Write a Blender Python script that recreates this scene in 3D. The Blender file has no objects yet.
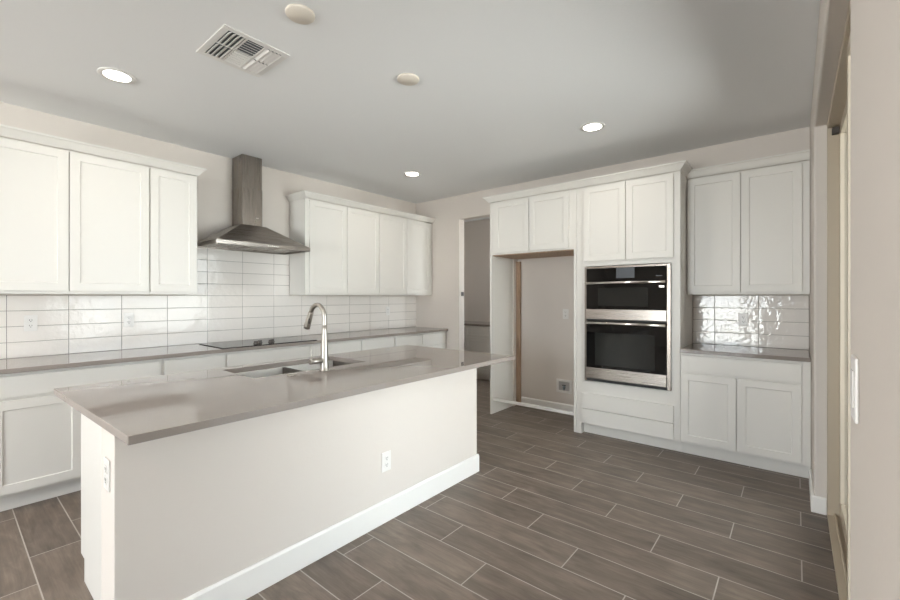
import bpy, bmesh, math, random
from mathutils import Vector, Matrix
random.seed(7)
S = bpy.context.scene
C = S.collection
R = math.radians

# ------------------------------------------------------------------ camera
H = 1.36
YAW = 39.4544
cd = bpy.data.cameras.new('camera')
cam = bpy.data.objects.new('camera', cd); C.objects.link(cam)
cd.sensor_fit = 'HORIZONTAL'; cd.sensor_width = 36.0
cd.lens = 36.0 * 420.17 / 900.0
cd.shift_y = (296.87 - 300.0) / 900.0
cd.clip_start = 0.02; cd.clip_end = 200
cam.location = (0, 0, H)
cam.rotation_euler = (R(90), 0, R(YAW - 90))
S.camera = cam

# ------------------------------------------------------------------ world, light, exposure
S.view_settings.view_transform = 'Standard'
S.view_settings.look = 'None'
S.view_settings.gamma = 1.0
S.view_settings.use_curve_mapping = False
S.view_settings.exposure = 0.31
w = bpy.data.worlds.new('overcast_sky'); S.world = w; w.use_nodes = True
bg = w.node_tree.nodes['Background']
# bright overcast sky above the horizon, sunlit pale ground below it
_nt = w.node_tree
_tc = _nt.nodes.new('ShaderNodeTexCoord'); _sp = _nt.nodes.new('ShaderNodeSeparateXYZ'); _cr = _nt.nodes.new('ShaderNodeValToRGB')
_mr = _nt.nodes.new('ShaderNodeMapRange'); _mr.inputs[1].default_value = -1; _mr.inputs[2].default_value = 1
_nt.links.new(_tc.outputs['Generated'], _sp.inputs[0]); _nt.links.new(_sp.outputs[2], _mr.inputs[0]); _nt.links.new(_mr.outputs[0], _cr.inputs[0]); _nt.links.new(_cr.outputs[0], bg.inputs[0])
_e = _cr.color_ramp.elements
_e[0].position = .485; _e[0].color = (1.30, 1.29, 1.28, 1)
_e[1].position = .515; _e[1].color = (.92, .97, 1.05, 1)
bg.inputs[1].default_value = 17.0
S.cycles.max_bounces = 14; S.cycles.diffuse_bounces = 8; S.cycles.glossy_bounces = 6
S.cycles.transparent_max_bounces = 12; S.cycles.transmission_bounces = 6
S.cycles.sample_clamp_indirect = 80.0
S.cycles.use_denoising = True
S.cycles.caustics_reflective = False; S.cycles.caustics_refractive = False

sun = bpy.data.objects.new('sun', bpy.data.lights.new('sun', 'SUN')); C.objects.link(sun)
sun.data.energy = 300; sun.data.angle = R(.6); sun.data.color = (.96, .98, 1.0)
sun.rotation_euler = Vector((-.12, .66, -.74)).to_track_quat('-Z', 'Y').to_euler()
def portal(name, loc, rot, sx, sz):
    l = bpy.data.lights.new(name, 'AREA'); l.shape = 'RECTANGLE'; l.size = sx; l.size_y = sz
    l.cycles.is_portal = True
    o = bpy.data.objects.new(name, l); C.objects.link(o); o.location = loc; o.rotation_euler = rot
    return o

# geometry of the place (metres; X runs along the hood wall, Y towards it)
CEIL = 2.757
YH = 4.396          # hood wall
XL = 4.54           # far wall beside the hood run
XO = 4.632          # far wall behind the ovens
YR = -0.088         # wall with the patio door
DX0, DX1 = 1.217, 3.52   # patio door opening
DH = 2.435
XB = -4.6           # rear wall of the great room
YG = -3.0           # side wall of the great room

portal('daylight_patio_door', ((DX0+DX1)/2, -0.30, DH/2), (R(90), 0, R(0)), DX1-DX0, DH)
portal('daylight_rear_door', (XB-0.2, 1.65, 1.32), (0, R(-90), 0), 2.56, 1.7)
portal('daylight_added_front_window', (-3.05, YG-.22, 1.75), (R(90), 0, 0), 1.5, 1.3)  # portal of the added front window
portal('daylight_added_pantry_window', (5.45, .75, 1.55), (R(90), 0, 0), 1.1, 1.1)  # portal of the added pantry window

# ------------------------------------------------------------------ materials
def nmat(name):
    m = bpy.data.materials.new(name); m.use_nodes = True
    nt = m.node_tree; b = nt.nodes['Principled BSDF']
    return m, nt, b
def node(nt, typ, **kw):
    n = nt.nodes.new(typ)
    for k, v in kw.items(): setattr(n, k, v)
    return n
def lin(nt, a, b): nt.links.new(a, b)
def srgb(r, g, b):
    f = lambda c: (c/255/12.92) if c/255 <= .04045 else ((c/255+.055)/1.055)**2.4
    return (f(r), f(g), f(b), 1)
def simple(name, col, rough=.5, metal=0, spec=.5, bump=None, var=None, coat=0):
    m, nt, b = nmat(name)
    b.inputs['Base Color'].default_value = col
    b.inputs['Roughness'].default_value = rough
    b.inputs['Metallic'].default_value = metal
    b.inputs['Specular IOR Level'].default_value = spec
    b.inputs['Coat Weight'].default_value = coat
    if bump or var:
        tc = node(nt, 'ShaderNodeTexCoord')
    if bump:
        sc, st, dist = bump
        n = node(nt, 'ShaderNodeTexNoise'); n.inputs['Scale'].default_value = sc; n.inputs['Detail'].default_value = 3
        lin(nt, tc.outputs['Object'], n.inputs['Vector'])
        bp = node(nt, 'ShaderNodeBump'); bp.inputs['Strength'].default_value = st; bp.inputs['Distance'].default_value = dist
        lin(nt, n.outputs['Fac'], bp.inputs['Height']); lin(nt, bp.outputs['Normal'], b.inputs['Normal'])
    if var:
        sc, amt = var
        n = node(nt, 'ShaderNodeTexNoise'); n.inputs['Scale'].default_value = sc; n.inputs['Detail'].default_value = 4
        lin(nt, tc.outputs['Object'], n.inputs['Vector'])
        mx = node(nt, 'ShaderNodeMix', data_type='RGBA')
        mx.inputs[6].default_value = [c*(1-amt) for c in col[:3]] + [1]
        mx.inputs[7].default_value = [min(1, c*(1+amt)) for c in col[:3]] + [1]
        lin(nt, n.outputs['Fac'], mx.inputs[0]); lin(nt, mx.outputs[2], b.inputs['Base Color'])
    return m
def brushed(name, col, rough, axis):
    m, nt, b = nmat(name)
    b.inputs['Base Color'].default_value = col
    b.inputs['Metallic'].default_value = 1.0
    tc = node(nt, 'ShaderNodeTexCoord'); mp = node(nt, 'ShaderNodeMapping')
    mp.inputs['Scale'].default_value = [3 if i == axis else 260 for i in range(3)]
    n = node(nt, 'ShaderNodeTexNoise'); n.inputs['Scale'].default_value = 1; n.inputs['Detail'].default_value = 2
    lin(nt, tc.outputs['Object'], mp.inputs['Vector']); lin(nt, mp.outputs['Vector'], n.inputs['Vector'])
    mr = node(nt, 'ShaderNodeMapRange'); mr.inputs[3].default_value = rough-.06; mr.inputs[4].default_value = rough+.08
    lin(nt, n.outputs['Fac'], mr.inputs[0]); lin(nt, mr.outputs[0], b.inputs['Roughness'])
    bp = node(nt, 'ShaderNodeBump'); bp.inputs['Strength'].default_value = .06; bp.inputs['Distance'].default_value = .0005
    lin(nt, n.outputs['Fac'], bp.inputs['Height']); lin(nt, bp.outputs['Normal'], b.inputs['Normal'])
    return m

M = {}
M['wall'] = simple('wall_paint', (.66, .612, .57, 1), .75, spec=.25, bump=(55, .12, .004))
M['ceiling'] = simple('ceiling_paint', (.80, .805, .81, 1), .85, spec=.2, bump=(60, .12, .004))
M['white'] = simple('cabinet_white', (.705, .688, .655, 1), .38, spec=.4, var=(1.5, .012))
M['trim'] = simple('trim_white', (.84, .83, .81, 1), .35, spec=.45)
M['plastic'] = simple('white_plastic', (.76, .745, .725, 1), .3)
M['cover'] = simple('cream_cover_plate', (.74, .68, .60, 1), .5)
M['dark'] = simple('dark_slot', (.02, .02, .02, 1), .6)
M['duct'] = simple('duct_dark', (.10, .11, .12, 1), .7)
M['black_glass'] = simple('black_glass', (.005, .005, .005, 1), .04, spec=.3)
M['oven_window'] = simple('oven_window', (.016, .017, .016, 1), .07, spec=.35)
M['screen'] = simple('oven_screen', (.10, .11, .125, 1), .15)
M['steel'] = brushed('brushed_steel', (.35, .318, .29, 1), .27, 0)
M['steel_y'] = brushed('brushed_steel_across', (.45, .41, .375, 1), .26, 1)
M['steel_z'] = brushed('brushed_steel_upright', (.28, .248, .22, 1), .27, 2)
M['sink'] = brushed('sink_steel', (.24, .215, .195, 1), .26, 0)
M['nickel'] = simple('brushed_nickel', (.42, .39, .355, 1), .36, metal=1)
M['handle'] = simple('polished_handle', (.80, .76, .72, 1), .22, metal=1)
M['knob'] = simple('cooktop_knob', (.10, .09, .085, 1), .3, metal=.6)
M['vinyl'] = simple('tan_frame', (.47, .40, .305, 1), .45)
M['bead'] = simple('cream_bead', (.60, .53, .43, 1), .45)
M['gasket'] = simple('dark_gasket', (.06, .05, .045, 1), .6)
M['concrete'] = simple('patio_concrete', (.45, .42, .38, 1), .85, var=(3, .1), bump=(30, .2, .01))
M['valve'] = simple('valve_blue_grey', (.25, .29, .33, 1), .4)
M['boxin'] = simple('box_inside', (.42, .41, .40, 1), .6)

# raw wood
m, nt, b = nmat('raw_wood'); M['wood'] = m
tc = node(nt, 'ShaderNodeTexCoord'); mp = node(nt, 'ShaderNodeMapping'); mp.inputs['Scale'].default_value = (30, 30, 2.5)
n = node(nt, 'ShaderNodeTexNoise'); n.inputs['Scale'].default_value = 1.5; n.inputs['Detail'].default_value = 5
cr = node(nt, 'ShaderNodeValToRGB'); cr.color_ramp.elements[0].color = (.27, .18, .115, 1); cr.color_ramp.elements[1].color = (.43, .30, .205, 1)
cr.color_ramp.elements[0].position = .3; cr.color_ramp.elements[1].position = .7
lin(nt, tc.outputs['Object'], mp.inputs['Vector']); lin(nt, mp.outputs['Vector'], n.inputs['Vector']); lin(nt, n.outputs['Fac'], cr.inputs[0]); lin(nt, cr.outputs[0], b.inputs['Base Color'])
b.inputs['Roughness'].default_value = .65

# quartz
m, nt, b = nmat('greige_quartz'); M['quartz'] = m
tc = node(nt, 'ShaderNodeTexCoord')
n = node(nt, 'ShaderNodeTexNoise'); n.inputs['Scale'].default_value = 260; n.inputs['Detail'].default_value = 2
n2 = node(nt, 'ShaderNodeTexNoise'); n2.inputs['Scale'].default_value = 5; n2.inputs['Detail'].default_value = 4
mx = node(nt, 'ShaderNodeMix', data_type='RGBA'); mx.inputs[6].default_value = (.235, .205, .186, 1); mx.inputs[7].default_value = (.30, .263, .24, 1)
ad = node(nt, 'ShaderNodeMath', operation='ADD'); ad.use_clamp = True
ml = node(nt, 'ShaderNodeMath', operation='MULTIPLY'); ml.inputs[1].default_value = .5
ml2 = node(nt, 'ShaderNodeMath', operation='MULTIPLY'); ml2.inputs[1].default_value = .5
lin(nt, tc.outputs['Object'], n.inputs['Vector']); lin(nt, tc.outputs['Object'], n2.inputs['Vector'])
lin(nt, n.outputs['Fac'], ml.inputs[0]); lin(nt, n2.outputs['Fac'], ml2.inputs[0]); lin(nt, ml.outputs[0], ad.inputs[0]); lin(nt, ml2.outputs[0], ad.inputs[1])
lin(nt, ad.outputs[0], mx.inputs[0]); lin(nt, mx.outputs[2], b.inputs['Base Color'])
b.inputs['Roughness'].default_value = .015; b.inputs['Specular IOR Level'].default_value = .55

# glazed handmade tile
m, nt, b = nmat('glazed_tile'); M['tile'] = m
b.inputs['Base Color'].default_value = (.79, .755, .72, 1); b.inputs['Roughness'].default_value = .03; b.inputs['Specular IOR Level'].default_value = .42
tc = node(nt, 'ShaderNodeTexCoord')
n = node(nt, 'ShaderNodeTexNoise'); n.inputs['Scale'].default_value = 24; n.inputs['Detail'].default_value = 2.0; n.inputs['Roughness'].default_value = .55
n2 = node(nt, 'ShaderNodeTexNoise'); n2.inputs['Scale'].default_value = 7; n2.inputs['Detail'].default_value = 1
lin(nt, tc.outputs['Object'], n.inputs['Vector']); lin(nt, tc.outputs['Object'], n2.inputs['Vector'])
bp = node(nt, 'ShaderNodeBump'); bp.inputs['Strength'].default_value = .36; bp.inputs['Distance'].default_value = .007
bp2 = node(nt, 'ShaderNodeBump'); bp2.inputs['Strength'].default_value = .25; bp2.inputs['Distance'].default_value = .012
lin(nt, n.outputs['Fac'], bp.inputs['Height']); lin(nt, n2.outputs['Fac'], bp2.inputs['Height']); lin(nt, bp2.outputs['Normal'], bp.inputs['Normal']); lin(nt, bp.outputs['Normal'], b.inputs['Normal'])
M['grout'] = simple('tile_grout', (.26, .24, .225, 1), .85, spec=.2)

# window glass: clear with fresnel reflection
m, nt, b = nmat('clear_pane'); M['glass'] = m
nt.nodes.remove(b); out = nt.nodes['Material Output']
tr = node(nt, 'ShaderNodeBsdfTransparent'); gl = node(nt, 'ShaderNodeBsdfGlossy'); gl.inputs['Roughness'].default_value = .01
tr.inputs[0].default_value = (.95, .97, .96, 1)
fr = node(nt, 'ShaderNodeFresnel'); fr.inputs[0].default_value = 1.45
ms = node(nt, 'ShaderNodeMixShader'); lin(nt, fr.outputs[0], ms.inputs[0]); lin(nt, tr.outputs[0], ms.inputs[1]); lin(nt, gl.outputs[0], ms.inputs[2]); lin(nt, ms.outputs[0], out.inputs[0])

M['tinted'] = M['glass'].copy(); M['tinted'].name = 'tinted_pane'  # tint added to cut the daylight through the patio door
for q in M['tinted'].node_tree.nodes:
    if q.type == 'BSDF_TRANSPARENT': q.inputs[0].default_value = (.66, .68, .67, 1)
# lit downlight lens
m, nt, b = nmat('lit_lens'); M['lens'] = m
b.inputs['Base Color'].default_value = (.9, .9, .9, 1); b.inputs['Emission Color'].default_value = (1, .91, .78, 1); b.inputs['Emission Strength'].default_value = 14

# floor: wood-look planks, third offset, light grout
m, nt, b = nmat('plank_tile_floor'); M['floor'] = m
def mth(op, a, bb=None, clamp=False):
    k = node(nt, 'ShaderNodeMath', operation=op); k.use_clamp = clamp
    for i, v in enumerate((a, bb)):
        if v is None: continue
        if isinstance(v, (int, float)): k.inputs[i].default_value = v
        else: lin(nt, v, k.inputs[i])
    return k.outputs[0]
geo = node(nt, 'ShaderNodeNewGeometry'); sp = node(nt, 'ShaderNodeSeparateXYZ'); lin(nt, geo.outputs['Position'], sp.inputs[0])
PX, PL = .211, .932
xr = mth('DIVIDE', mth('SUBTRACT', sp.outputs[0], 3.884), PX)
row = mth('FLOOR', xr); fx = mth('SUBTRACT', xr, row)
yr = mth('DIVIDE', mth('SUBTRACT', mth('SUBTRACT', sp.outputs[1], .908), mth('MULTIPLY', row, .3105)), PL)
cell = mth('FLOOR', yr); fy = mth('SUBTRACT', yr, cell)
dx = mth('MULTIPLY', mth('MINIMUM', fx, mth('SUBTRACT', 1.0, fx)), PX)
dy = mth('MULTIPLY', mth('MINIMUM', fy, mth('SUBTRACT', 1.0, fy)), PL)
dd = mth('MINIMUM', dx, dy)
grout = mth('LESS_THAN', dd, .0028)
cb = node(nt, 'ShaderNodeCombineXYZ'); lin(nt, row, cb.inputs[0]); lin(nt, cell, cb.inputs[1])
wn = node(nt, 'ShaderNodeTexWhiteNoise', noise_dimensions='3D'); lin(nt, cb.outputs[0], wn.inputs['Vector'])
v1 = node(nt, 'ShaderNodeVectorMath', operation='MULTIPLY'); v1.inputs[1].default_value = (17, 3.0, 1); lin(nt, geo.outputs['Position'], v1.inputs[0])
v2 = node(nt, 'ShaderNodeVectorMath', operation='MULTIPLY_ADD'); v2.inputs[1].default_value = (13, 31, 17); lin(nt, wn.outputs['Color'], v2.inputs[0]); lin(nt, v1.outputs[0], v2.inputs[2])
g1 = node(nt, 'ShaderNodeTexNoise'); g1.inputs['Scale'].default_value = 1.3; g1.inputs['Detail'].default_value = 7; g1.inputs['Roughness'].default_value = .62; g1.inputs['Distortion'].default_value = .7
lin(nt, v2.outputs[0], g1.inputs['Vector'])
v3 = node(nt, 'ShaderNodeVectorMath', operation='MULTIPLY'); v3.inputs[1].default_value = (.35, .9, 1); lin(nt, v2.outputs[0], v3.inputs[0])
g2 = node(nt, 'ShaderNodeTexNoise'); g2.inputs['Scale'].default_value = 1.6; g2.inputs['Detail'].default_value = 3; lin(nt, v3.outputs[0], g2.inputs['Vector'])
v4 = node(nt, 'ShaderNodeVectorMath', operation='MULTIPLY'); v4.inputs[1].default_value = (9, .8, 1); lin(nt, v2.outputs[0], v4.inputs[0])
g3 = node(nt, 'ShaderNodeTexNoise'); g3.inputs['Scale'].default_value = 1.0; g3.inputs['Detail'].default_value = 2; lin(nt, v4.outputs[0], g3.inputs['Vector'])
cr = node(nt, 'ShaderNodeValToRGB')
e = cr.color_ramp.elements
e[0].position = .28; e[0].color = (.085, .066, .055, 1); e[1].position = .72; e[1].color = (.275, .225, .185, 1)
mid = e.new(.5); mid.color = (.170, .135, .110, 1)
fac = mth('ADD', mth('ADD', mth('MULTIPLY', g1.outputs['Fac'], .55), mth('MULTIPLY', g2.outputs['Fac'], .30)), mth('MULTIPLY', g3.outputs['Fac'], .15))
fac = mth('ADD', fac, mth('MULTIPLY', mth('SUBTRACT', wn.outputs['Value'], .5), .10))
lin(nt, fac, cr.inputs[0])
mx = node(nt, 'ShaderNodeMix', data_type='RGBA'); mx.inputs[7].default_value = (.44, .40, .365, 1)
lin(nt, grout, mx.inputs[0]); lin(nt, cr.outputs[0], mx.inputs[6]); lin(nt, mx.outputs[2], b.inputs['Base Color'])
rr = mth('ADD', mth('MULTIPLY', grout, .35), mth('ADD', .36, mth('MULTIPLY', g1.outputs['Fac'], .12)))
lin(nt, rr, b.inputs['Roughness']); b.inputs['Specular IOR Level'].default_value = .4
bp = node(nt, 'ShaderNodeBump'); bp.inputs['Strength'].default_value = .5; bp.inputs['Distance'].default_value = .0015
hh = mth('SUBTRACT', mth('MULTIPLY', g1.outputs['Fac'], .25), grout); lin(nt, hh, bp.inputs['Height']); lin(nt, bp.outputs['Normal'], b.inputs['Normal'])

# ------------------------------------------------------------------ mesh helpers
class MB:
    def __init__(s): s.v = []; s.f = []; s.mi = []; s.sm = []
    def add(s, vs, fs, mi=0, smooth=False):
        o = len(s.v); s.v += [tuple(p) for p in vs]
        for f in fs: s.f.append([i+o for i in f]); s.mi.append(mi); s.sm.append(smooth)
        return s
    def box(s, x0, x1, y0, y1, z0, z1, mi=0, mat=None):
        vs = [(x, y, z) for z in (z0, z1) for y in (y0, y1) for x in (x0, x1)]
        if mat is not None: vs = [mat @ Vector(p) for p in vs]
        return s.add(vs, [(0,2,3,1),(4,5,7,6),(0,1,5,4),(2,6,7,3),(0,4,6,2),(1,3,7,5)], mi)
    def prism(s, poly, axis, a, b, mi=0):
        # poly in the two other axes (in x,y,z order); may be concave
        n = len(poly)
        def p(q, t):
            l = list(q); l.insert(axis, t); return tuple(l)
        vs = [p(q, a) for q in poly] + [p(q, b) for q in poly]
        fs = [tuple(range(n)), tuple(range(2*n-1, n-1, -1))] + [(i, (i+1) % n, n+(i+1) % n, n+i) for i in range(n)]
        return s.add(vs, fs, mi)
    def lathe(s, prof, seg=32, M4=None, mi=0, smooth=True, cap=True):
        vs = []
        for r, z in prof:
            for k in range(seg):
                a = 2*math.pi*k/seg; p = Vector((r*math.cos(a), r*math.sin(a), z)); vs.append(M4 @ p if M4 is not None else p)
        fs = []
        for i in range(len(prof)-1):
            for k in range(seg):
                k2 = (k+1) % seg; fs.append((i*seg+k, i*seg+k2, (i+1)*seg+k2, (i+1)*seg+k))
        s.add(vs, fs, mi, smooth)
        if cap:
            o = len(s.v)-len(vs)
            s.f.append([o+k for k in reversed(range(seg))]); s.mi.append(mi); s.sm.append(False)
            s.f.append([o+(len(prof)-1)*seg+k for k in range(seg)]); s.mi.append(mi); s.sm.append(False)
        return s
    def tube(s, pts, rad, seg=20, mi=0):
        pts = [Vector(p) for p in pts]; n = len(pts)
        rad = rad if isinstance(rad, (list, tuple)) else [rad]*n
        t0 = (pts[1]-pts[0]).normalized(); up = Vector((0,0,1)) if abs(t0.z) < .9 else Vector((1,0,0))
        u = t0.cross(up).normalized(); vs = []
        for i in range(n):
            t = (pts[min(i+1, n-1)]-pts[max(i-1, 0)]).normalized()
            u = (u - t*u.dot(t)).normalized(); v = t.cross(u)
            for k in range(seg):
                a = 2*math.pi*k/seg; vs.append(pts[i]+(u*math.cos(a)+v*math.sin(a))*rad[i])
        fs = [(i*seg+k, i*seg+(k+1) % seg, (i+1)*seg+(k+1) % seg, (i+1)*seg+k) for i in range(n-1) for k in range(seg)]
        s.add(vs, fs, mi, True)
        o = len(s.v)-len(vs)
        s.f.append([o+k for k in reversed(range(seg))]); s.mi.append(mi); s.sm.append(False)
        s.f.append([o+(n-1)*seg+k for k in range(seg)]); s.mi.append(mi); s.sm.append(False)
        return s
    def build(s, name, mats, parent=None, bevel=0, seg=2, loc=(0,0,0), rz=0):
        me = bpy.data.meshes.new(name); me.from_pydata(s.v, [], s.f)
        if not isinstance(mats, (list, tuple)): mats = [mats]
        for m in mats: me.materials.append(m)
        for p, mi, sm in zip(me.polygons, s.mi, s.sm): p.material_index = mi; p.use_smooth = sm
        bm = bmesh.new(); bm.from_mesh(me); bmesh.ops.recalc_face_normals(bm, faces=bm.faces); bm.to_mesh(me); bm.free()
        me.update()
        o = bpy.data.objects.new(name, me); C.objects.link(o)
        o.location = loc; o.rotation_euler = (0, 0, rz)
        if parent: o.parent = parent
        if bevel:
            md = o.modifiers.new('soft_edges', 'BEVEL'); md.width = bevel; md.segments = seg; md.limit_method = 'ANGLE'; md.angle_limit = R(40)
        return o
def tag(o, label, cat, group=None):
    o['label'] = label; o['category'] = cat
    if group: o['group'] = group
    return o
def thing(name, label, cat, loc=(0,0,0), rz=0, group=None):
    o = bpy.data.objects.new(name, None); C.objects.link(o); o.empty_display_size = .1
    o.location = loc; o.rotation_euler = (0, 0, rz)
    return tag(o, label, cat, group)
def struct(name, mb, mat, bevel=0, seg=2, parent=None):
    o = mb.build(name, mat, parent, bevel, seg)
    if not parent: o['kind'] = 'structure'
    return o

# ------------------------------------------------------------------ room shell
struct('floor', MB().box(XB-.2, 7.0, YG-.2, 6.0, -.12, 0), M['floor'])
struct('ceiling', MB().box(XB-.2, 7.0, YG-.2, 6.0, CEIL, CEIL+.12), M['ceiling'])
struct('wall_left', MB().box(XB-.2, XL+.115, YH, YH+.15, 0, CEIL), M['wall'])
# wall beside the hood run with the doorway cut into it (thinner plane further out)
DY1, DY0, DTOP = 3.576, 2.80, 2.43
struct('wall_back', MB().prism([(YH, 0), (YH, CEIL), (2.71, CEIL), (2.71, 0), (DY0, 0), (DY0, DTOP), (DY1, DTOP), (DY1, 0)], 0, XL, XL+.115), M['wall'])
struct('wall_far_upper', MB().box(XL, XL+.115, YR-.16, 2.7099, 2.53, CEIL), M['wall'])
struct('wall_far', MB().box(XO, XO+.12, YR-.16, 2.709, 0, 2.529), M['wall'])
# patio door wall: concave outline around the opening
struct('wall_right', MB().prism([(.45, 0), (.45, CEIL), (XO, CEIL), (XO, 0), (DX1, 0), (DX1, DH), (DX0, DH), (DX0, 0)], 1, YR-.16, YR), M['wall'], .012, 4)
struct('wall_side', MB().box(.45, .61, YG, YR-.16, 0, CEIL), M['wall'])
struct('wall_front', MB().box(XB, -3.8, YG-.16, YG, 0, CEIL).box(-2.3, .61, YG-.16, YG, 0, CEIL).box(-3.8, -2.3, YG-.16, YG, 0, 1.1).box(-3.8, -2.3, YG-.16, YG, 2.4, CEIL), M['wall'])
wn_ = bpy.data.objects.new('added_window_2', None); C.objects.link(wn_); wn_['kind'] = 'structure'  # unseen window, added to light the island front
fr_ = MB()
for q in (-3.8, -3.07, -2.34): fr_.box(q, q+.04, YG-.10, YG-.05, 1.1, 2.4)
fr_.box(-3.8, -2.3, YG-.10, YG-.05, 1.1, 1.14); fr_.box(-3.8, -2.3, YG-.10, YG-.05, 2.36, 2.4)
fr_.build('window_frame', M['trim'], wn_)
for q in (-3.76, -3.03): MB().box(q, q+.69, YG-.078, YG-.072, 1.14, 2.36).build('pane', M['glass'], wn_)
o = MB()
struct('wall_rear', MB().box(XB-.16, XB, YG-.16, .8, 0, CEIL).box(XB-.16, XB, 2.5, YH, 0, CEIL).box(XB-.16, XB, .8, 2.5, 0, .05).box(XB-.16, XB, .8, 2.5, 2.6, CEIL), M['wall'])
wn_ = bpy.data.objects.new('window_3', None); C.objects.link(wn_); wn_['kind'] = 'structure'  # unseen rear window, enlarged to brighten the oven wall
fr_ = MB()
for q in (.8, 1.63, 2.46): fr_.box(XB-.10, XB-.05, q, q+.04, .05, 2.6)
fr_.box(XB-.10, XB-.05, .8, 2.5, .05, .09); fr_.box(XB-.10, XB-.05, .8, 2.5, 2.56, 2.6)
fr_.build('window_frame', M['trim'], wn_)
for q in (.84, 1.67): MB().box(XB-.078, XB-.072, q, q+.79, .09, 2.56).build('pane', M['glass'], wn_)
# room beyond the doorway
struct('wall_pantry_back', MB().box(6.25, 6.37, .9, 5.4, 0, CEIL), M['wall'])
struct('wall_pantry_left', MB().box(XL+.115, 6.37, 5.4, 5.5, 0, CEIL), M['wall'])
struct('wall_pantry_right', MB().box(XO+.12, 4.9, .8, .9, 0, CEIL).box(6.0, 6.37, .8, .9, 0, CEIL).box(4.9, 6.0, .8, .9, 0, 1.0).box(4.9, 6.0, .8, .9, 2.1, CEIL), M['wall'])
struct('added_window_1', MB().box(4.9, 6.0, .846, .852, 1.0, 2.1), M['glass'])  # hidden window, added to lighten the dim pantry
# added unseen patio slab, garden wall and roof that cut the daylight
struct('floor_patio_added', MB().box(.62, 7.0, -3.2, -.26, -.12, -.02), M['concrete'])  # added slab, blocks bright ground light near the door
struct('wall_garden_added', MB().box(-9, -.2, -7.2, -7.0, -.12, 1.9), M['concrete'])  # added wall, dims what the front window throws on the wall cabinets
struct('ceiling_patio_added', MB().box(.62, 7.0, -5.6, -.26, 2.62, 2.75).box(4.8, 7.0, -.26, .79, 2.62, 2.75), M['ceiling'])  # added roof, holds back sky at the door and sun at the pantry
struct('wall_pantry_front', MB().box(XL+.001, XL+.115, YH+.151, 5.5, 0, CEIL), M['wall'])

# baseboards
def bbprof(p0, p1, nrm, h=.115, t=.014):
    # straight board from p0 to p1 with a chamfered top, nrm = unit outward
    a = Vector((p0[0], p0[1], 0)); b2 = Vector((p1[0], p1[1], 0)); n3 = Vector((nrm[0], nrm[1], 0))
    prof = [(0, 0), (t, 0), (t, h-.012), (t*.45, h), (0, h)]
    vs = [q + n3*d + Vector((0, 0, z)) for q in (a, b2) for d, z in prof]
    n5 = 5
    fs = [tuple(range(n5)), tuple(range(2*n5-1, n5-1, -1))] + [(i, (i+1) % n5, n5+(i+1) % n5, n5+i) for i in range(n5)]
    return vs, fs
def bboard(name, segs, h=.115, t=.014, kind=True, parent=None):
    mb = MB()
    for p0, p1, n in segs: mb.add(*bbprof(p0, p1, n, h, t))
    o = mb.build(name, M['trim'], parent, .0015, 1)
    if kind: o['kind'] = 'structure'
    return o
bboard('baseboard_right', [((4.04, YR), (DX1, YR), (0, 1)), ((DX1, YR+.0139), (DX1, YR-.06), (-1, 0))], h=.105)
bboard('baseboard_far', [((XO, 2.65), (XO, 1.74), (-1, 0))], h=.115)
bboard('baseboard_near', [((DX0, YR), (.45, YR), (0, 1))], h=.105)

# ------------------------------------------------------------------ patio door and rear glazing
def glazing(name, x0, x1, z1, y0, y1, panels, glass=None, mat=None):
    """sliding door frame in local coords: x across, y depth (y0 inner .. y1 outer), panels = list of (xa, xb, yc)"""
    mat = mat or M['vinyl']
    root = bpy.data.objects.new(name, None); C.objects.link(root); root['kind'] = 'structure'
    f = MB(); fw = .035
    f.box(x0, x0+fw, y0, y1, 0, z1); f.box(x1-fw, x1, y0, y1, 0, z1); f.box(x0+fw, x1-fw, y0, y1, z1-fw, z1)
    f.build('door_frame', mat, root, .002, 1)
    s = MB(); s.box(x0+fw, x1-fw, y0, y1, 0, .018)
    for yc in sorted({p[2] for p in panels}):
        s.box(x0+fw, x1-fw, yc-.004, yc+.004, .018, .034)
    s.box(x0+fw, x1-fw, y0, y0+.012, .018, .034)
    s.build('door_track', mat, root, .001, 1)
    for xa, xb, yc in panels:
        p = MB(); st = .06; t = .022; zb, zt = .036, z1-fw-.004
        p.box(xa, xa+st, yc-t, yc+t, zb, zt); p.box(xb-st, xb, yc-t, yc+t, zb, zt)
        p.box(xa+st, xb-st, yc-t, yc+t, zb, zb+.09); p.box(xa+st, xb-st, yc-t, yc+t, zt-.06, zt)
        po = p.build('door_panel', mat, root, .002, 1)
        MB().box(xa+st-.005, xb-st+.005, yc-.004, yc+.004, zb+.085, zt-.055).build('pane', glass or M['glass'], po)
        g = MB()
        for q in (xa+st, xb-st): g.box(q-.003, q+.003, yc+.0045, yc+t+.001, zb+.09, zt-.06)
        g.build('glazing_bead', M['bead'], po)
    return root
mid_ = (DX0+DX1)/2
door1 = glazing('door_1', DX0+.002, DX1-.002, DH-.002, -.244, -.150, [(mid_-.03, DX1-.04, -.228), (DX0+.04, mid_+.03, -.186)], glass=M['tinted'])
MB().box(DX1-.075, DX1-.037, -.205, -.170, DH-.085, DH-.045).build('stop_bumper', M['gasket'], door1, .004, 2)
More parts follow.
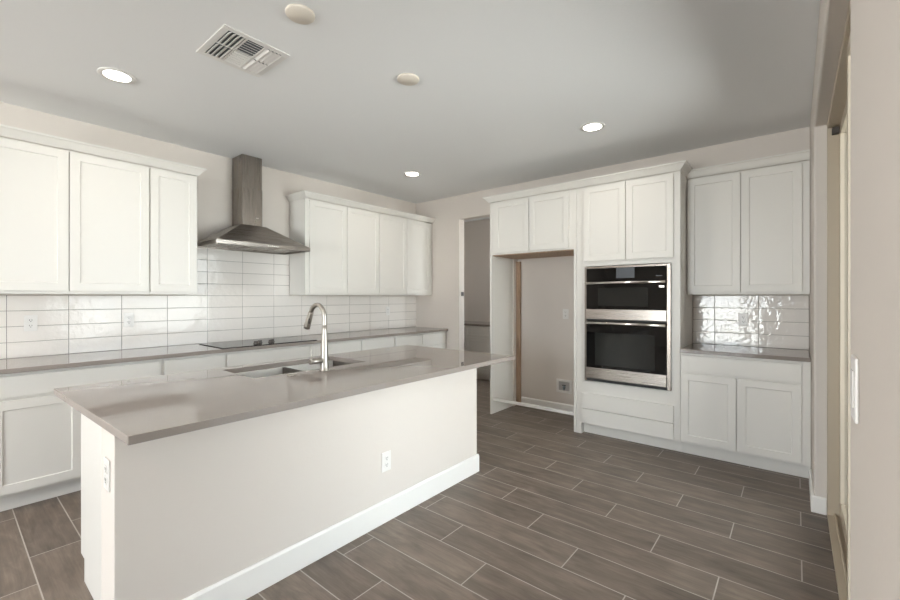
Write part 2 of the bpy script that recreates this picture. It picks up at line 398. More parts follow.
# ------------------------------------------------------------------ cabinets
def shaker(name, x0, x1, z0, z1, parent, rail=.057, y=-.02, slab=False):
    mb = MB(); t = .02
    if slab:
        mb.box(x0, x1, y, y+t-.0005, z0, z1)
    else:
        # one closed front: frame face, recessed centre panel
        xi0, xi1, zi0, zi1 = x0+rail, x1-rail, z0+rail, z1-rail
        d = .0065; bv = .003
        vs = []
        for (a, b_, c_, d_), yy in (((x0, x1, z0, z1), y), ((xi0, xi1, zi0, zi1), y), ((xi0+bv, xi1-bv, zi0+bv, zi1-bv), y+d), ((x0, x1, z0, z1), y+t-.0005)):
            vs += [(a, yy, c_), (b_, yy, c_), (b_, yy, d_), (a, yy, d_)]
        fs = []
        for o_ in (0, 4):
            for i in range(4):
                j = (i+1) % 4; fs.append((o_+i, o_+j, o_+4+j, o_+4+i))
        fs.append((8, 9, 10, 11)); fs.append((15, 14, 13, 12))
        for i in range(4):
            j = (i+1) % 4; fs.append((i, 12+i, 12+j, j))
        mb.add(vs, fs)
    return mb.build(name, M['white'], parent, .0012, 2)
def doors_row(root, x0, x1, n, z0, z1, gap=.006, name='door', rail=.057):
    wdt = (x1-x0-gap*(n-1))/n
    for k in range(n):
        a = x0+k*(wdt+gap); shaker(name, a, a+wdt, z0, z1, root, rail)
ZB0, ZBT = .108, .8835      # base box bottom and top
def base_cabinet(label, loc, rz, wd, depth, ndoors, group, margins=(.02, .02), ndraw=1, toe=.07):
    t = thing('base_cabinet', label, 'cabinet', loc, rz, group)
    MB().box(0, wd, 0, depth, ZB0, ZBT).build('body', M['white'], t, .0012, 1)
    MB().box(0, wd, toe, depth, .001, ZB0).build('toe_kick', M['white'], t)
    a, b_ = margins
    if ndraw:
        g = .012; wdt = (wd-a-b_-g*(ndraw-1))/ndraw
        for k in range(ndraw):
            q = a+k*(wdt+g); shaker('drawer', q, q+wdt, .730, .862, t, slab=True)
    doors_row(t, a, wd-b_, ndoors, .128, .708, name='door')
    return t
def wall_cabinet(label, loc, rz, wd, depth, z0, z1, ndoors, group, margins=(.004, .004), dz=(.022, .012)):
    t = thing('wall_cabinet', label, 'cabinet', loc, rz, group)
    MB().box(0, wd, 0, depth, z0, z1).build('body', M['white'], t, .0012, 1)
    doors_row(t, margins[0], wd-margins[1], ndoors, z0+dz[0], z1-dz[1])
    return t
G_B = 'base cabinets along the hood wall'; G_U = 'wall cabinets along the hood wall'
FY = 3.812; DB = YH-.003-FY
E0 = 0
base_cabinet('white base cabinet at the left edge of the picture, beneath the leftmost outlet', (.165, FY, 0), E0, .935, DB, 2, G_B, (.026, .024))
base_cabinet('narrow white base cabinet below the counter just left of the cooktop', (1.102, FY, 0), E0, .468, DB, 1, G_B, (.012, .008))
base_cabinet('white base cabinet directly below the black cooktop', (1.572, FY, 0), E0, .953, DB, 2, G_B, (.008, .01))
base_cabinet('white base cabinet right of the cooktop, seen behind the island faucet', (2.527, FY, 0), E0, 1.013, DB, 2, G_B, (.01, .014), ndraw=2)
base_cabinet('white base cabinet at the far right end of the hood wall counter', (3.542, FY, 0), E0, .995, DB, 2, G_B, (.014, .02), ndraw=2)
UY = 4.072; DU = YH-.003-UY
UZ0, UZ1 = 1.381, 2.4235
wall_cabinet('wide white two-door wall cabinet at the left edge, above the left outlet', (.105, UY, 0), E0, .981, DU, UZ0, UZ1, 2, G_U)
wall_cabinet('narrow white one-door wall cabinet beside the left end of the range hood', (1.087, UY, 0), E0, .357, DU, UZ0, UZ1, 1, G_U, (.004, .010))
wall_cabinet('white two-door wall cabinet immediately right of the range hood', (2.497, UY, 0), E0, 1.026, DU, UZ0, UZ1, 2, G_U, (.046, .003))
wall_cabinet('white two-door wall cabinet in the corner right of the hood, next to the doorway wall', (3.524, UY, 0), E0, 1.012, DU, UZ0, UZ1, 2, G_U, (.003, .045))

# crown moldings, mitred sweep
def crown(label, path, z0, z1, proj, closed_ends=True):
    """path: points on the cabinet face line (x,y); outward is to the right of travel"""
    prof = [(-.002, z0), (.006, z0), (.010, z0+.008), (.016, z0+.014), (proj-.012, z1-.018), (proj-.004, z1-.014), (proj, z1-.010), (proj, z1), (-.002, z1)]
    P = [Vector(p) for p in path]; n = len(P); dirs = [(P[i+1]-P[i]).normalized() for i in range(n-1)]
    nr = [Vector((d.y, -d.x)) for d in dirs]; mit = []
    for i in range(n):
        if i == 0: mit.append(nr[0])
        elif i == n-1: mit.append(nr[-1])
        else:
            s_ = nr[i-1]+nr[i]; mit.append(s_/(1+nr[i-1].dot(nr[i])))
    vs = []; k = len(prof)
    for i in range(n):
        for d, z in prof:
            q = P[i]+mit[i]*d; vs.append((q.x, q.y, z))
    fs = [(i*k+j, i*k+(j+1) % k, (i+1)*k+(j+1) % k, (i+1)*k+j) for i in range(n-1) for j in range(k)]
    fs += [tuple(reversed(range(k))), tuple((n-1)*k+j for j in range(k))]
    o = MB().add(vs, fs).build('crown_molding', M['white'])
    return tag(o, label, 'molding', 'crown moldings on the cabinets')
# outward = right of travel; along +X travel the right is -Y
cy = UY-.018
crown('white crown molding along the top of the left wall cabinets, left of the hood', [(.105, cy), (1.443, cy), (1.443, YH-.004)], 2.424, 2.487, .052)
crown('white crown molding along the top of the wall cabinets right of the hood', [(2.498, YH-.004), (2.498, cy), (4.535, cy)], 2.424, 2.487, .052)

# oven wall: faces -X; rotate by -90 deg: local x -> -Y, local -y -> -X
E1 = R(-90)
FX = 4.062; DO = XO-.003-FX
# refrigerator surround
t = thing('refrigerator_surround', 'tall white cabinet surround with an empty refrigerator alcove and two small doors on top', 'cabinet', (FX, 2.742, 0), E1)
W_ = 2.742-1.702
MB().box(0, .02, 0, DO, .001, 2.448).build('side_panel', M['white'], t, .0012, 1)
MB().box(W_-.026, W_-.001, 0, DO, .001, 2.448).build('side_panel', M['white'], t, .0012, 1)
MB().box(.02, W_-.026, 0, DO, 1.842, 2.448).build('upper_box', M['white'], t, .0012, 1)
doors_row(t, .066, W_-.072, 2, 1.860, 2.432)
sr = MB().box(.0205, W_-.0265, .030, .048, .155, .186).build('spacer_rail', M['trim'], t, .002, 1)
wd_ = MB().box(.022, W_-.028, .022, DO, 1.832, 1.842).build('raw_underside', M['wood'], t); wd_['label'] = 'bare brown wood underside'
ck = MB().box(.0205, .090, DO-.03, DO-.002, .001, 1.8).build('raw_cleat', M['wood'], t, .002, 1); ck['label'] = 'bare brown wood strip at the back'
# oven cabinet with an opening
t = thing('oven_cabinet', 'tall white cabinet holding the double wall oven, doors above and two drawers below', 'cabinet', (FX, 1.700, 0), E1)
W_ = 1.700-.770
ox0, ox1 = .094, W_-.0690
oz0, oz1 = .535, 1.660
b_ = MB()
b_.box(0, ox0, 0, DO, .108, 2.448); b_.box(ox1, W_, 0, DO, .108, 2.448)
b_.box(ox0, ox1, 0, DO, oz1, 2.448); b_.box(ox0, ox1, 0, DO, .108, oz0)
b_.build('body', M['white'], t)
MB().box(0, W_, .07, DO, .001, .108).build('toe_kick', M['white'], t)
MB().box(0, .05, 0, .0695, .001, .1075).build('post_foot', M['white'], t)
doors_row(t, .080, W_-.050, 2, 1.708, 2.434)
shaker('drawer', .066, W_-.050, .268, .412, t, slab=True)
shaker('drawer', .066, W_-.050, .118, .258, t, slab=True)
cx = FX-.016
crown('white crown molding along the top of the oven cabinet and refrigerator surround', [(XL-.004, 2.7425), (cx, 2.7425), (cx, .769), (4.278, .769)], 2.4485, 2.513, .055)

base_cabinet('white base cabinet with two doors and one wide drawer right of the ovens', (FX, .768, 0), E1, .768-YR-.003, DO, 2, 'cabinets right of the ovens', (.004, .052))
wall_cabinet('white two-door wall cabinet right of the ovens, above the small counter', (4.342, .768, 0), E1, .768-YR-.003, XO-.003-4.342, 1.381, 2.434, 2, 'cabinets right of the ovens', (.006, .046), (.020, .014))
crown('short white crown molding on the wall cabinet at the right end of the oven wall', [(4.326, .766), (4.326, YR+.002)], 2.4345, 2.503, .045)

# ------------------------------------------------------------------ worktops
def slab(label, x0, x1, y0, y1, z0=.884, z1=.914, hole=None):
    mb = MB()
    if not hole: mb.box(x0, x1, y0, y1, z0, z1)
    else:
        a, b2, c, d = hole
        out = [(x0, y0), (x1, y0), (x1, y1), (x0-.030, y1)]
        # rounded inner outline, 4 corners x 6 points
        r = .014; inn = []
        for (qx, qy), a0 in (((a+r, c+r), 180), ((b2-r, c+r), 270), ((b2-r, d-r), 0), ((a+r, d-r), 90)):
            for k in range(6):
                an = R(a0+18*k); inn.append((qx+r*math.cos(an), qy+r*math.sin(an)))
        vs = [(x, y, z) for z in (z0, z1) for x, y in out+inn]; N = 28
        fs = []
        for o_, rev in ((0, True), (N, False)):
            for s_ in range(4):
                i0 = o_+s_; i1 = o_+(s_+1) % 4
                ring = [o_+4+(s_*6+k) for k in range(6)]
                # fan of corner s_
                for k in range(5): fs.append((i0, ring[k+1], ring[k]))
                nxt = o_+4+((s_+1) % 4)*6
                fs.append((i0, i1, nxt, ring[5]))
        for i in range(4): fs.append((i, (i+1) % 4, N+(i+1) % 4, N+i))
        for i in range(24): fs.append((4+i, N+4+i, N+4+(i+1) % 24, 4+(i+1) % 24))
        mb.add(vs, fs)
    o = mb.build('worktop', M['quartz'], None, .002, 2)
    return tag(o, label, 'countertop')
slab('long greige quartz worktop along the tiled hood wall', .10, XL-.003, 3.764, YH-.003)
slab('short dark greige quartz worktop right of the wall ovens', 4.030, XO-.003, YR+.003, .7675)
slab('polished greige quartz island worktop with the sink cut into it', .383, 2.767, 1.648, 2.790, hole=(1.095, 1.868, 2.288, 2.700))

# ------------------------------------------------------------------ tile backsplashes
def backsplash(label, cols, rows, skip, along):
    mb = MB(); th = .008; gap = .0016
    for (u0, u1) in cols:
        for (z0, z1) in rows:
            if skip((u0+u1)/2, (z0+z1)/2): continue
            a = u0+gap; b2 = u1-gap; c = z0+gap; d = z1-gap
            if b2-a < .01 or d-c < .01: continue
            tl = [random.uniform(-.0009, .0009) for _ in range(3)]
            cor = [(a, c), (b2, c), (b2, d), (a, d)]
            off = [th+tl[0]*(1 if i in (1, 2) else -1)+tl[1]*(1 if i > 1 else -1) for i in range(4)]
            e = .0015
            ins = [(a+e, c+e), (b2-e, c+e), (b2-e, d-e), (a+e, d-e)]
            if along == 'x':
                f = lambda u, z, q: (u, YH-.0012-q, z)
            else:
                f = lambda u, z, q: (XO-.0012-q, u, z)
            vs = [f(*cor[i], .0) for i in range(4)]+[f(*cor[i], off[i]-e) for i in range(4)]+[f(*ins[i], off[i]) for i in range(4)]
            fs = [(0,1,2,3), (8,9,10,11)]+[(i, (i+1) % 4, 4+(i+1) % 4, 4+i) for i in range(4)]+[(4+i, 4+(i+1) % 4, 8+(i+1) % 4, 8+i) for i in range(4)]
            mb.add(vs, fs, 0)
            # grout bed behind this tile
            g = [f(u, z, .0055) for u, z in ((u0, z0), (u1, z0), (u1, z1), (u0, z1))]
            mb.add(g, [(0,1,2,3)], 1)
    o = mb.build('tile_backsplash', [M['tile'], M['grout']])
    return tag(o, label, 'backsplash')
ux = [.10]+[.307+.3345*k for k in range(13)]+[XL-.002]
cols = [(ux[i], ux[i+1]) for i in range(len(ux)-1)]
# split columns at the cabinet ends so the tile runs up to the hood only between them
def split(cs, at):
    r = []
    for a, b2 in cs:
        if a < at < b2: r += [(a, at), (at, b2)]
        else: r.append((a, b2))
    return r
T = .1145
# low part (whole columns) + high part (split columns) in one object: join by passing explicit cells
def backsplash_cells(label, cells, along):
    us = sorted({c[:2] for c in cells}); zs = sorted({c[2:] for c in cells})
    ok = {(round((c[0]+c[1])/2, 5), round((c[2]+c[3])/2, 5)) for c in cells}
    return backsplash(label, us, zs, lambda u, z: (round(u, 5), round(z, 5)) not in ok, along)
cells = [(c[0], c[1], r[0], r[1]) for c in cols for r in [(.9145+T*k, .9145+T*(k+1)) for k in range(4)]]
cells += [(c[0], c[1], r[0], r[1]) for c in split(split(cols, 1.4465), 2.4945) if 1.446 < (c[0]+c[1])/2 < 2.495 for r in [(.9145+T*k, .9145+T*(k+1)) for k in range(4, 8)]+[(.9145+8*T, 1.845)]]
backsplash_cells('glossy white wavy tile backsplash along the long hood wall counter', cells, 'x')
cy_ = [(.7675, .589), (.589, .255), (.255, YR+.002)]
cells = [(b2, a, .9145+T*k, .9145+T*(k+1)) for a, b2 in cy_ for k in range(4)]
backsplash_cells('glossy tile backsplash above the short counter right of the ovens', cells, 'y')

# ------------------------------------------------------------------ island
t = thing('kitchen_island', 'large cream-painted kitchen island body with white baseboard under the greige worktop', 'kitchen island', (0, 0, 0))
KX0, KX1, KY0, KY1 = .405, 2.662, 1.920, 2.112
MB().box(KX0, KX1, KY0, KY1, .001, .8835).build('knee_wall', M['wall'], t, .003, 2)
bb = bboard('baseboard', [((KX0-.014, KY0), (KX1+.014, KY0), (0, -1)), ((KX0, KY1), (KX0, KY0), (-1, 0)), ((KX1, KY0), (KX1, KY1), (1, 0))], h=.135, kind=False, parent=t)
cb_ = MB(); IX0, IX1, IY0, IY1 = .44, 2.64, KY1+.0005, 2.70
cb_.box(IX0, IX0+.018, IY0, IY1, .108, .8835); cb_.box(IX1-.018, IX1, IY0, IY1, .108, .8835)
cb_.box(IX0+.018, IX1-.018, IY0, IY1, .108, .126); cb_.box(IX0+.018, IX1-.018, IY1-.02, IY1, .126, .8835)
cb_.build('cabinet_box', M['white'], t)
MB().box(IX0, IX1, IY0, IY1-.075, .001, .108).build('toe_kick', M['white'], t)
def back_front(x0, x1, z0, z1, slab_=False):
    o = shaker('drawer' if slab_ else 'door', -x1, -x0, z0, z1, None, slab=slab_)
    o.location = (0, IY1, 0); o.rotation_euler = (0, 0, R(180)); o.parent = t
n_ = 5; seg = (IX1-IX0-.012)/n_
for k in range(n_):
    a = IX0+.006+k*seg
    back_front(a+.003, a+seg-.003, .128, .708)
    back_front(a+.003, a+seg-.003, .730, .862, True)

# sink: two undermount bowls with a low divider
t = thing('kitchen_sink', 'stainless double-bowl undermount sink set into the island worktop', 'sink', (1.4815, 2.494, .655))
def bowl(x0, x1, y0, y1, z0, z1, name):
    th = .004; mb = MB(); r = .02
    def ring(ins, z, rr):
        pts = []
        for (qx, qy), a0 in (((x0+ins+rr, y0+ins+rr), 180), ((x1-ins-rr, y0+ins+rr), 270), ((x1-ins-rr, y1-ins-rr), 0), ((x0+ins+rr, y1-ins-rr), 90)):
            for k in range(6):
                an = R(a0+18*k); pts.append((qx+rr*math.cos(an), qy+rr*math.sin(an), z))
        return pts
    rings = [ring(0, z1, r+th), ring(0, z0, r+th), ring(th, z0+th, r*.6), ring(th, z0+th+.02, r), ring(th, z1, r)]
    # order: outer top -> outer bottom -> cap; inner
    vs = [p for q in rings for p in q]; K = 24
    fs = []
    for i in (0, 2, 3):
        for k in range(K): fs.append((i*K+k, i*K+(k+1) % K, (i+1)*K+(k+1) % K, (i+1)*K+k))
    for k in range(K): fs.append((k, (k+1) % K, 4*K+(k+1) % K, 4*K+k))
    fs.append(tuple(range(K, 2*K))); fs.append(tuple(range(2*K, 3*K)))
    mb.add(vs, fs, 0)
    o = mb.build(name, M['sink'], t, loc=(-1.4815, -2.494, -.655))
    d = MB().lathe([(.045, 0), (.045, .003), (.030, .003), (.026, .001), (.0, .001)], 24, cap=False)
    d.build('drain', M['nickel'], o, loc=((x0+x1)/2, (y0+y1)/2+.05, z0+th))
bowl(1.085, 1.478, 2.280, 2.708, .675, .8835, 'bowl')
bowl(1.486, 1.878, 2.280, 2.708, .675, .8835, 'bowl')

# faucet
FXc, FYc = 1.484, 2.208
t = thing('kitchen_faucet', 'tall brushed nickel gooseneck pull-down faucet standing on the island worktop', 'faucet', (FXc, FYc, .9142))
MB().lathe([(.030, 0), (.030, .004), (.026, .008), (.0245, .03), (.0235, .06), (.0205, .13), (.0172, .20), (.0148, .245), (.0137, .275)], 32).build('body', M['nickel'], t)
pts = []
rad_ = .075; zc = .410-rad_-.0135
pts.append((0, 0, .245))
for k in range(5): pts.append((0, 0, .25+(zc-.25)*(k+1)/5))
for k in range(1, 21):
    a = R(180-7.9*k); pts.append((0, rad_+rad_*math.cos(a), zc+rad_*math.sin(a)))
MB().tube(pts, .0135, 20).build('gooseneck', M['nickel'], t)
e1 = Vector(pts[-1]); e0 = Vector(pts[-2]); dr = (e1-e0).normalized()
hp = [e1-dr*.002, e1+dr*.006, e1+dr*.012, e1+dr*.05, e1+dr*.095, e1+dr*.112]
hd = MB().tube(hp, [.0142, .0160, .0160, .0180, .0205, .0205], 24).build('spray_head', M['nickel'], t)
q = e1+dr*.060+Vector((-.008, -.0165, 0))
MB().box(-.005, .003, -.007, .007, -.018, .018, mat=Matrix.Translation(q)).build('spray_button', M['gasket'], hd, .002, 2)
hb = MB().tube([(-.015, 0, .062), (-.06, 0, .062), (-.098, 0, .062)], [.0165, .0165, .0160], 20).build('handle_hub', M['nickel'], t)
MB().tube([(-.088, 0, .070), (-.0885, .0, .10), (-.091, .0, .13), (-.094, .0, .160)], [.0048, .0042, .0038, .0040], 12).build('lever', M['nickel'], hb)
tag(MB().lathe([(.0, 0), (.024, 0), (.024, .004), (.020, .007), (.0, .007)], 28, cap=False).build('air_switch_button', M['nickel'], loc=(1.272, 2.222, .9142)),
    'small round nickel button on the island worktop left of the faucet', 'button')

# ------------------------------------------------------------------ cooktop
t = thing('cooktop', 'black glass electric cooktop flush on the counter under the range hood', 'cooktop', (2.005, 4.055, .9142))
MB().box(-.457, .457, -.265, .265, 0, .006).build('glass_top', M['black_glass'], t, .002, 2)
bz = MB()
rg = .012
for x, y, r_ in ((-.29, .12, .105), (-.29, -.12, .08), (.29, .13, .09), (.29, -.12, .105), (0, .08, .12)):
    v = []; N_ = 40
    for k in range(N_):
        a = 2*math.pi*k/N_
        v += [(x+r_*math.cos(a), y+r_*math.sin(a), .0064), (x+(r_-.003)*math.cos(a), y+(r_-.003)*math.sin(a), .0064)]
    bz.add(v, [(2*k, 2*((k+1) % N_), 2*((k+1) % N_)+1, 2*k+1) for k in range(N_)])
bz.build('burner_marks', simple('burner_print', (.22, .21, .20, 1), .3), t)
for x, y in ((-.105, -.118), (-.045, -.070), (.040, -.115), (.078, -.072)):
    MB().lathe([(.0235, .006), (.0235, .011), (.0195, .014), (.019, .026), (.0175, .029), (.0, .029)], 24, cap=False).build('knob', M['knob'], t, loc=(x, y, 0))

# ------------------------------------------------------------------ range hood
t = thing('range_hood', 'stainless steel pyramid chimney range hood on the wall above the cooktop', 'range hood', (1.974, YH-.0105, 1.826))
hx0, hx1 = 1.520-1.974, 2.428-1.974; hd_ = YH-.0105-3.862
c0, c1 = -.102, .102; cyb = -.220
r_ = MB()
# rim as four walls, open below
r_.box(hx0, hx1, -hd_, -hd_+.004, 0, .036); r_.box(hx0, hx1, -.004, 0, 0, .036)
r_.box(hx0, hx0+.004, -hd_+.004, -.004, 0, .036); r_.box(hx1-.004, hx1, -hd_+.004, -.004, 0, .036)
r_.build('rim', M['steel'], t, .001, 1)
ca = MB(); zt = .238
A = [(hx0, -hd_, .036), (hx1, -hd_, .036), (hx1, 0, .036), (hx0, 0, .036)]
B = [(c0-.02, cyb-.035, zt), (c1+.02, cyb-.035, zt), (c1+.02, 0, zt), (c0-.02, 0, zt)]
ca.add(A+B, [(0,1,5,4), (1,2,6,5), (2,3,7,6), (3,0,4,7), (4,5,6,7)])
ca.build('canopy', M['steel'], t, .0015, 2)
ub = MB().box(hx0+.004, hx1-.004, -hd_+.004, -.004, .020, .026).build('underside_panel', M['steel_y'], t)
for k in range(3):
    fl = MB(); a = hx0+.03+k*.284
    fl.box(a, a+.278, -hd_+.07, -.05, .013, .020)
    for j in range(12): fl.box(a+.012+j*.0215, a+.024+j*.0215, -hd_+.09, -.07, .010, .013)
    fl.build('filter', M['steel_y'], ub)
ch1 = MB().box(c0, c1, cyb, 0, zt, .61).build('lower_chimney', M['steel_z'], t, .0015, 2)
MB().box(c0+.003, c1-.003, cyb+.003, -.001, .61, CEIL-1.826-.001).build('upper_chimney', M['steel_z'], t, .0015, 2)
MB().box(.035, .062, cyb-.0015, cyb, .315, .324).build('badge', M['handle'], ch1)
for k in range(6):
    MB().lathe([(.0065, 0), (.0065, .004), (.005, .005), (0, .005)], 16, Matrix.Rotation(R(90), 4, 'X'), cap=False).build('button', M['handle'], t, loc=(.010+.019*k, -hd_, .018))

# ------------------------------------------------------------------ double oven (local: x right, -y out)
t = thing('double_wall_oven', 'built-in stainless double wall oven with black glass fronts and microwave on top', 'oven', (FX, 1.605, .540), E1)
W_ = .764
MB().box(.006, W_-.006, .001, .52, .006, 1.108).build('oven_box', M['gasket'], t)
fr_ = MB(); fy = -.024
fr_.box(-.001, .018, fy, 0, 0, 1.112); fr_.box(W_-.028, W_+.001, fy, 0, 0, 1.112); fr_.box(.018, W_-.028, fy, 0, 1.094, 1.112)
fr_.build('trim_frame', M['steel_z'], t, .001, 1)
ov0, ov1 = .020, W_-.030
cp = MB().box(ov0, ov1, fy-.006, 0, .968, 1.093).build('control_panel', M['black_glass'], t, .002, 2)
MB().box(.305, .468, fy-.0075, fy-.0055, .995, 1.090).build('display', M['screen'], cp)
MB().box(.648, .70, fy-.0072, fy-.0055, 1.005, 1.012).build('badge', M['screen'], cp)
d1 = MB().box(ov0, ov1, fy-.012, 0, .700, .962).build('microwave_door', M['black_glass'], t, .002, 2)
MB().box(.135, .585, fy-.0128, fy-.0115, .735, .905).build('window', M['oven_window'], d1)
b1 = MB().box(ov0, ov1, fy-.014, 0, .606, .702).build('lower_trim', M['steel'], d1, .002, 2)
MB().box(.675, .715, fy-.0135, fy-.0118, .905, .918).build('badge', M['handle'], d1)
def handle(z, par):
    hb_ = MB().tube([(ov0+.002, fy-.050, z), (ov1-.002, fy-.050, z)], .0125, 20).build('handle', M['handle'], par)
    for x in (ov0+.03, ov1-.03): MB().box(x-.009, x+.009, fy-.046, fy-.010, z-.008, z+.008).build('handle_mount', M['handle'], hb_)
handle(.952, d1)
gp = MB().box(ov0, ov1, fy-.002, 0, .590, .604).build('vent_gap', M['dark'], t)
d2 = MB().box(ov0, ov1, fy-.012, 0, .135, .586).build('oven_door', M['black_glass'], t, .002, 2)
MB().box(.105, .640, fy-.0128, fy-.0115, .165, .478).build('window', M['oven_window'], d2)
MB().box(ov0, ov1, fy-.014, 0, .030, .136).build('lower_trim', M['steel'], d2, .002, 2)
handle(.570, d2)
MB().box(.02, ov1+.002, fy-.004, 0, .004, .026).build('bottom_vent', M['dark'], t)

# ------------------------------------------------------------------ outlets, switch, box
def outlet(label, loc, rz, kind='outlet', group='white wall outlets'):
    """local: plate in x-z, faces -y"""
    t = thing('wall_outlet' if kind == 'outlet' else 'light_switch', label, 'outlet' if kind == 'outlet' else 'switch', loc, rz, group if kind == 'outlet' else None)
    pl = MB().box(-.036, .036, -.006, -.0005, -.059, .059).build('cover_plate', M['plastic'], t, .003, 3)
    if kind == 'outlet':
        for z in (-.020, .020):
            rc = MB().box(-.0165, .0165, -.008, -.006, z-.0145, z+.0145).build('receptacle', M['plastic'], t, .0015, 2)
            sl = MB(); sl.box(-.0078, -.0052, -.0086, -.0079, z-.003, z+.008); sl.box(.0050, .0074, -.0086, -.0079, z-.002, z+.008); sl.box(-.0024, .0024, -.0086, -.0079, z-.011, z-.006)
            sl.build('slots', M['dark'], rc)
    else:
        MB().box(-.017, .017, -.0082, -.006, -.034, .034).build('rocker', M['plastic'], t, .003, 2)
    return t
yb = YH-.0102
outlet('white outlet on the tiled hood wall below the left wall cabinets, leftmost', (.430, yb, 1.165), 0)
outlet('white outlet on the tiled hood wall below the narrow wall cabinet left of the hood', (1.024, yb, 1.165), 0)
outlet('white outlet on the tile near the far right corner of the hood wall', (3.965, yb, 1.165), 0)
outlet('white outlet on the tile right of the wall ovens', (XO-.0102, .367, 1.155), E1)
outlet('white outlet on the painted wall inside the refrigerator alcove', (XO, 2.067, 1.161), E1)
outlet('white outlet low on the long front face of the island', (1.722, KY0, .363), 0)
outlet('white outlet high on the short left end of the island', (KX0, 2.008, .690), E1)
outlet('white light switch on the wall at the right edge of the picture', (1.082, YR, 1.190), R(180), kind='switch')
t = thing('ice_maker_box', 'white recessed water supply box low in the refrigerator alcove', 'supply box', (XO, 2.085, .318), E1)
f_ = MB(); f_.box(-.095, .095, -.008, -.0005, -.078, -.052); f_.box(-.095, .095, -.008, -.0005, .052, .078); f_.box(-.095, -.066, -.008, -.0005, -.052, .052); f_.box(.066, .095, -.008, -.0005, -.052, .052)
f_.build('frame', M['plastic'], t, .002, 2)
MB().box(-.066, .066, -.0015, -.0005, -.052, .052).build('back_panel', M['boxin'], t)
v_ = MB(); v_.lathe([(.010, 0), (.010, .03), (.014, .03), (.014, .045), (.006, .045), (.006, .055)], 16, Matrix.Translation((0, -.012, -.045)))
vv = v_.build('valve', M['valve'], t)
MB().box(-.022, .022, -.018, -.010, .008, .018).build('valve_handle', M['dark'], vv, .002, 1)
tag(MB().box(-.030, .030, -.004, -.0003, -.028, .028).build('strike_plate', M['gasket'], None, .001, 1, loc=(XL+.075, DY1, 1.40)), 'small dark latch plate on the left jamb of the doorway', 'latch plate')

# ------------------------------------------------------------------ ceiling fittings
def downlight(label, x, y, watts=18):
    t = thing('recessed_downlight', label, 'ceiling light', (x, y, CEIL-.0005), 0, 'recessed ceiling lights')
    MB().lathe([(.070, -.004), (.094, -.0065), (.098, -.004), (.098, 0), (.070, 0), (.070, -.004)], 40, cap=False).build('trim_ring', M['plastic'], t)
    MB().lathe([(.0, -.0045), (.070, -.0045)], 40, cap=False).build('lens', M['lens'], t)
    l = bpy.data.lights.new('downlight_glow', 'SPOT'); l.energy = watts; l.spot_size = R(168); l.spot_blend = .9; l.shadow_soft_size = .07; l.color = (1, .93, .84)
    o = bpy.data.objects.new('downlight_glow', l); C.objects.link(o); o.parent = t; o.location = (0, 0, -.012)
downlight('round lit recessed downlight at the upper left, above the left wall cabinets', .712, 3.306)
downlight('round lit recessed downlight in front of the ovens, rightmost of three', 3.410, 1.290)
downlight('small round lit recessed downlight in the far corner near the doorway', 3.410, 3.360)
downlight('round lit recessed downlight over the near left corner of the island, above the picture', .712, 1.290)
for gx, gy, lb in ((-1.3, 1.29, 'added fill downlight out of view in the great room, nearest the kitchen, patio wall side'), (-1.3, 3.3, 'added fill downlight out of view in the great room, nearest the kitchen, hood wall side'),
                   (-3.2, 1.29, 'added fill downlight out of view by the rear window of the great room, patio wall side'), (-3.2, 3.3, 'added fill downlight out of view by the rear window of the great room, hood wall side')):
    downlight(lb, gx, gy, 95)  # unseen fill lamps, added behind the camera to brighten the kitchen
def blank(label, x, y):
    o = MB().lathe([(.0, -.012), (.066, -.012), (.070, -.008), (.070, 0), (0, 0)], 40, cap=False).build('ceiling_cover_plate', M['cover'], loc=(x, y, CEIL-.0005))
    tag(o, label, 'cover plate', 'blank ceiling covers')
blank('round cream blank cover on the ceiling at the top edge, beside the air vent', 1.130, 1.885)
blank('round cream blank cover in the middle of the ceiling', 1.906, 1.915)
t = thing('air_vent', 'square white metal ceiling air vent with six louver banks', 'vent', (1.107, 2.443, CEIL-.0005))
hx, hy = .181, .189
fr_ = MB(); fw = .034
fr_.box(-hx, hx, -hy, -hy+fw, -.006, 0); fr_.box(-hx, hx, hy-fw, hy, -.006, 0); fr_.box(-hx, -hx+fw, -hy+fw, hy-fw, -.006, 0); fr_.box(hx-fw, hx, -hy+fw, hy-fw, -.006, 0)
ix, iy = hx-fw, hy-fw
cw = (2*ix-.02)/3
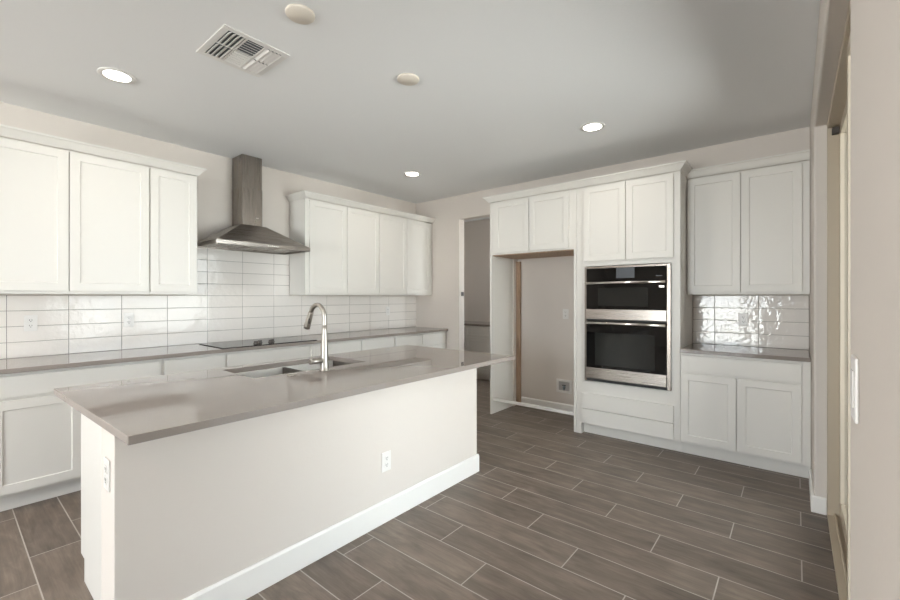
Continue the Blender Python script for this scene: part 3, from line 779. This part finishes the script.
for k in (1, 2): fr_.box(-ix+k*cw+(k-1)*.01, -ix+k*cw+k*.01, -iy, iy, -.006, -.001)
fr_.box(-ix, ix, -.005, .005, -.006, -.001)
fr_.build('frame', M['plastic'], t, .001, 1)
MB().box(-ix, ix, -iy, iy, -.0012, -.0004).build('duct_opening', M['duct'], t)
for c in range(3):
    xa = -ix+c*(cw+.01); xb_ = xa+cw
    for r2 in range(2):
        ya, yb2 = (-iy, -.005) if r2 == 0 else (.005, iy)
        mb = MB(); wv = .014; th = .0009; ang = R(33)
        if c == 1:
            n_ = 6; ang_ = ang if r2 == 0 else -R(20)
            for k in range(n_):
                yy = ya+(yb2-ya)*(k+.5)/n_
                mb.box(xa-xa-cw/2, cw/2, -wv/2, wv/2, -th, th, mat=Matrix.Translation(((xa+xb_)/2, yy, -.0062)) @ Matrix.Rotation(ang_, 4, 'X'))
        else:
            n_ = 4; ang_ = -ang if c == 0 else ang
            for k in range(n_):
                xx = xa+(xb_-xa)*(k+.5)/n_
                mb.box(-wv*.75, wv*.75, -(yb2-ya)/2+.004, (yb2-ya)/2-.004, -th, th, mat=Matrix.Translation((xx, (ya+yb2)/2, -.0068)) @ Matrix.Rotation(ang_, 4, 'Y'))
        mb.build('louver_bank', M['plastic'], t)

# ------------------------------------------------------------------ room beyond the doorway
PX_ = 5.62
t = thing('base_cabinet', 'grey-looking base cabinet in the dim room through the doorway', 'cabinet', (PX_, 5.395, 0), E1)
Wp = 5.395-2.6
MB().box(0, Wp, 0, 6.247-PX_, ZB0, ZBT).build('body', M['white'], t, .0012, 1)
MB().box(0, Wp, .07, 6.247-PX_, .001, ZB0).build('toe_kick', M['white'], t)
nn = 5; sg = (Wp-.02)/nn
for k in range(nn):
    a = .01+k*sg
    shaker('drawer', a+.004, a+sg-.004, .70, .862, t, rail=.035); shaker('door', a+.004, a+sg-.004, .128, .69, t)
o = MB().box(PX_-.03, 6.247, 2.6, 5.395, .884, .914).build('worktop', M['quartz'], None, .002, 1)
tag(o, 'dark worktop in the dim room through the doorway', 'countertop')
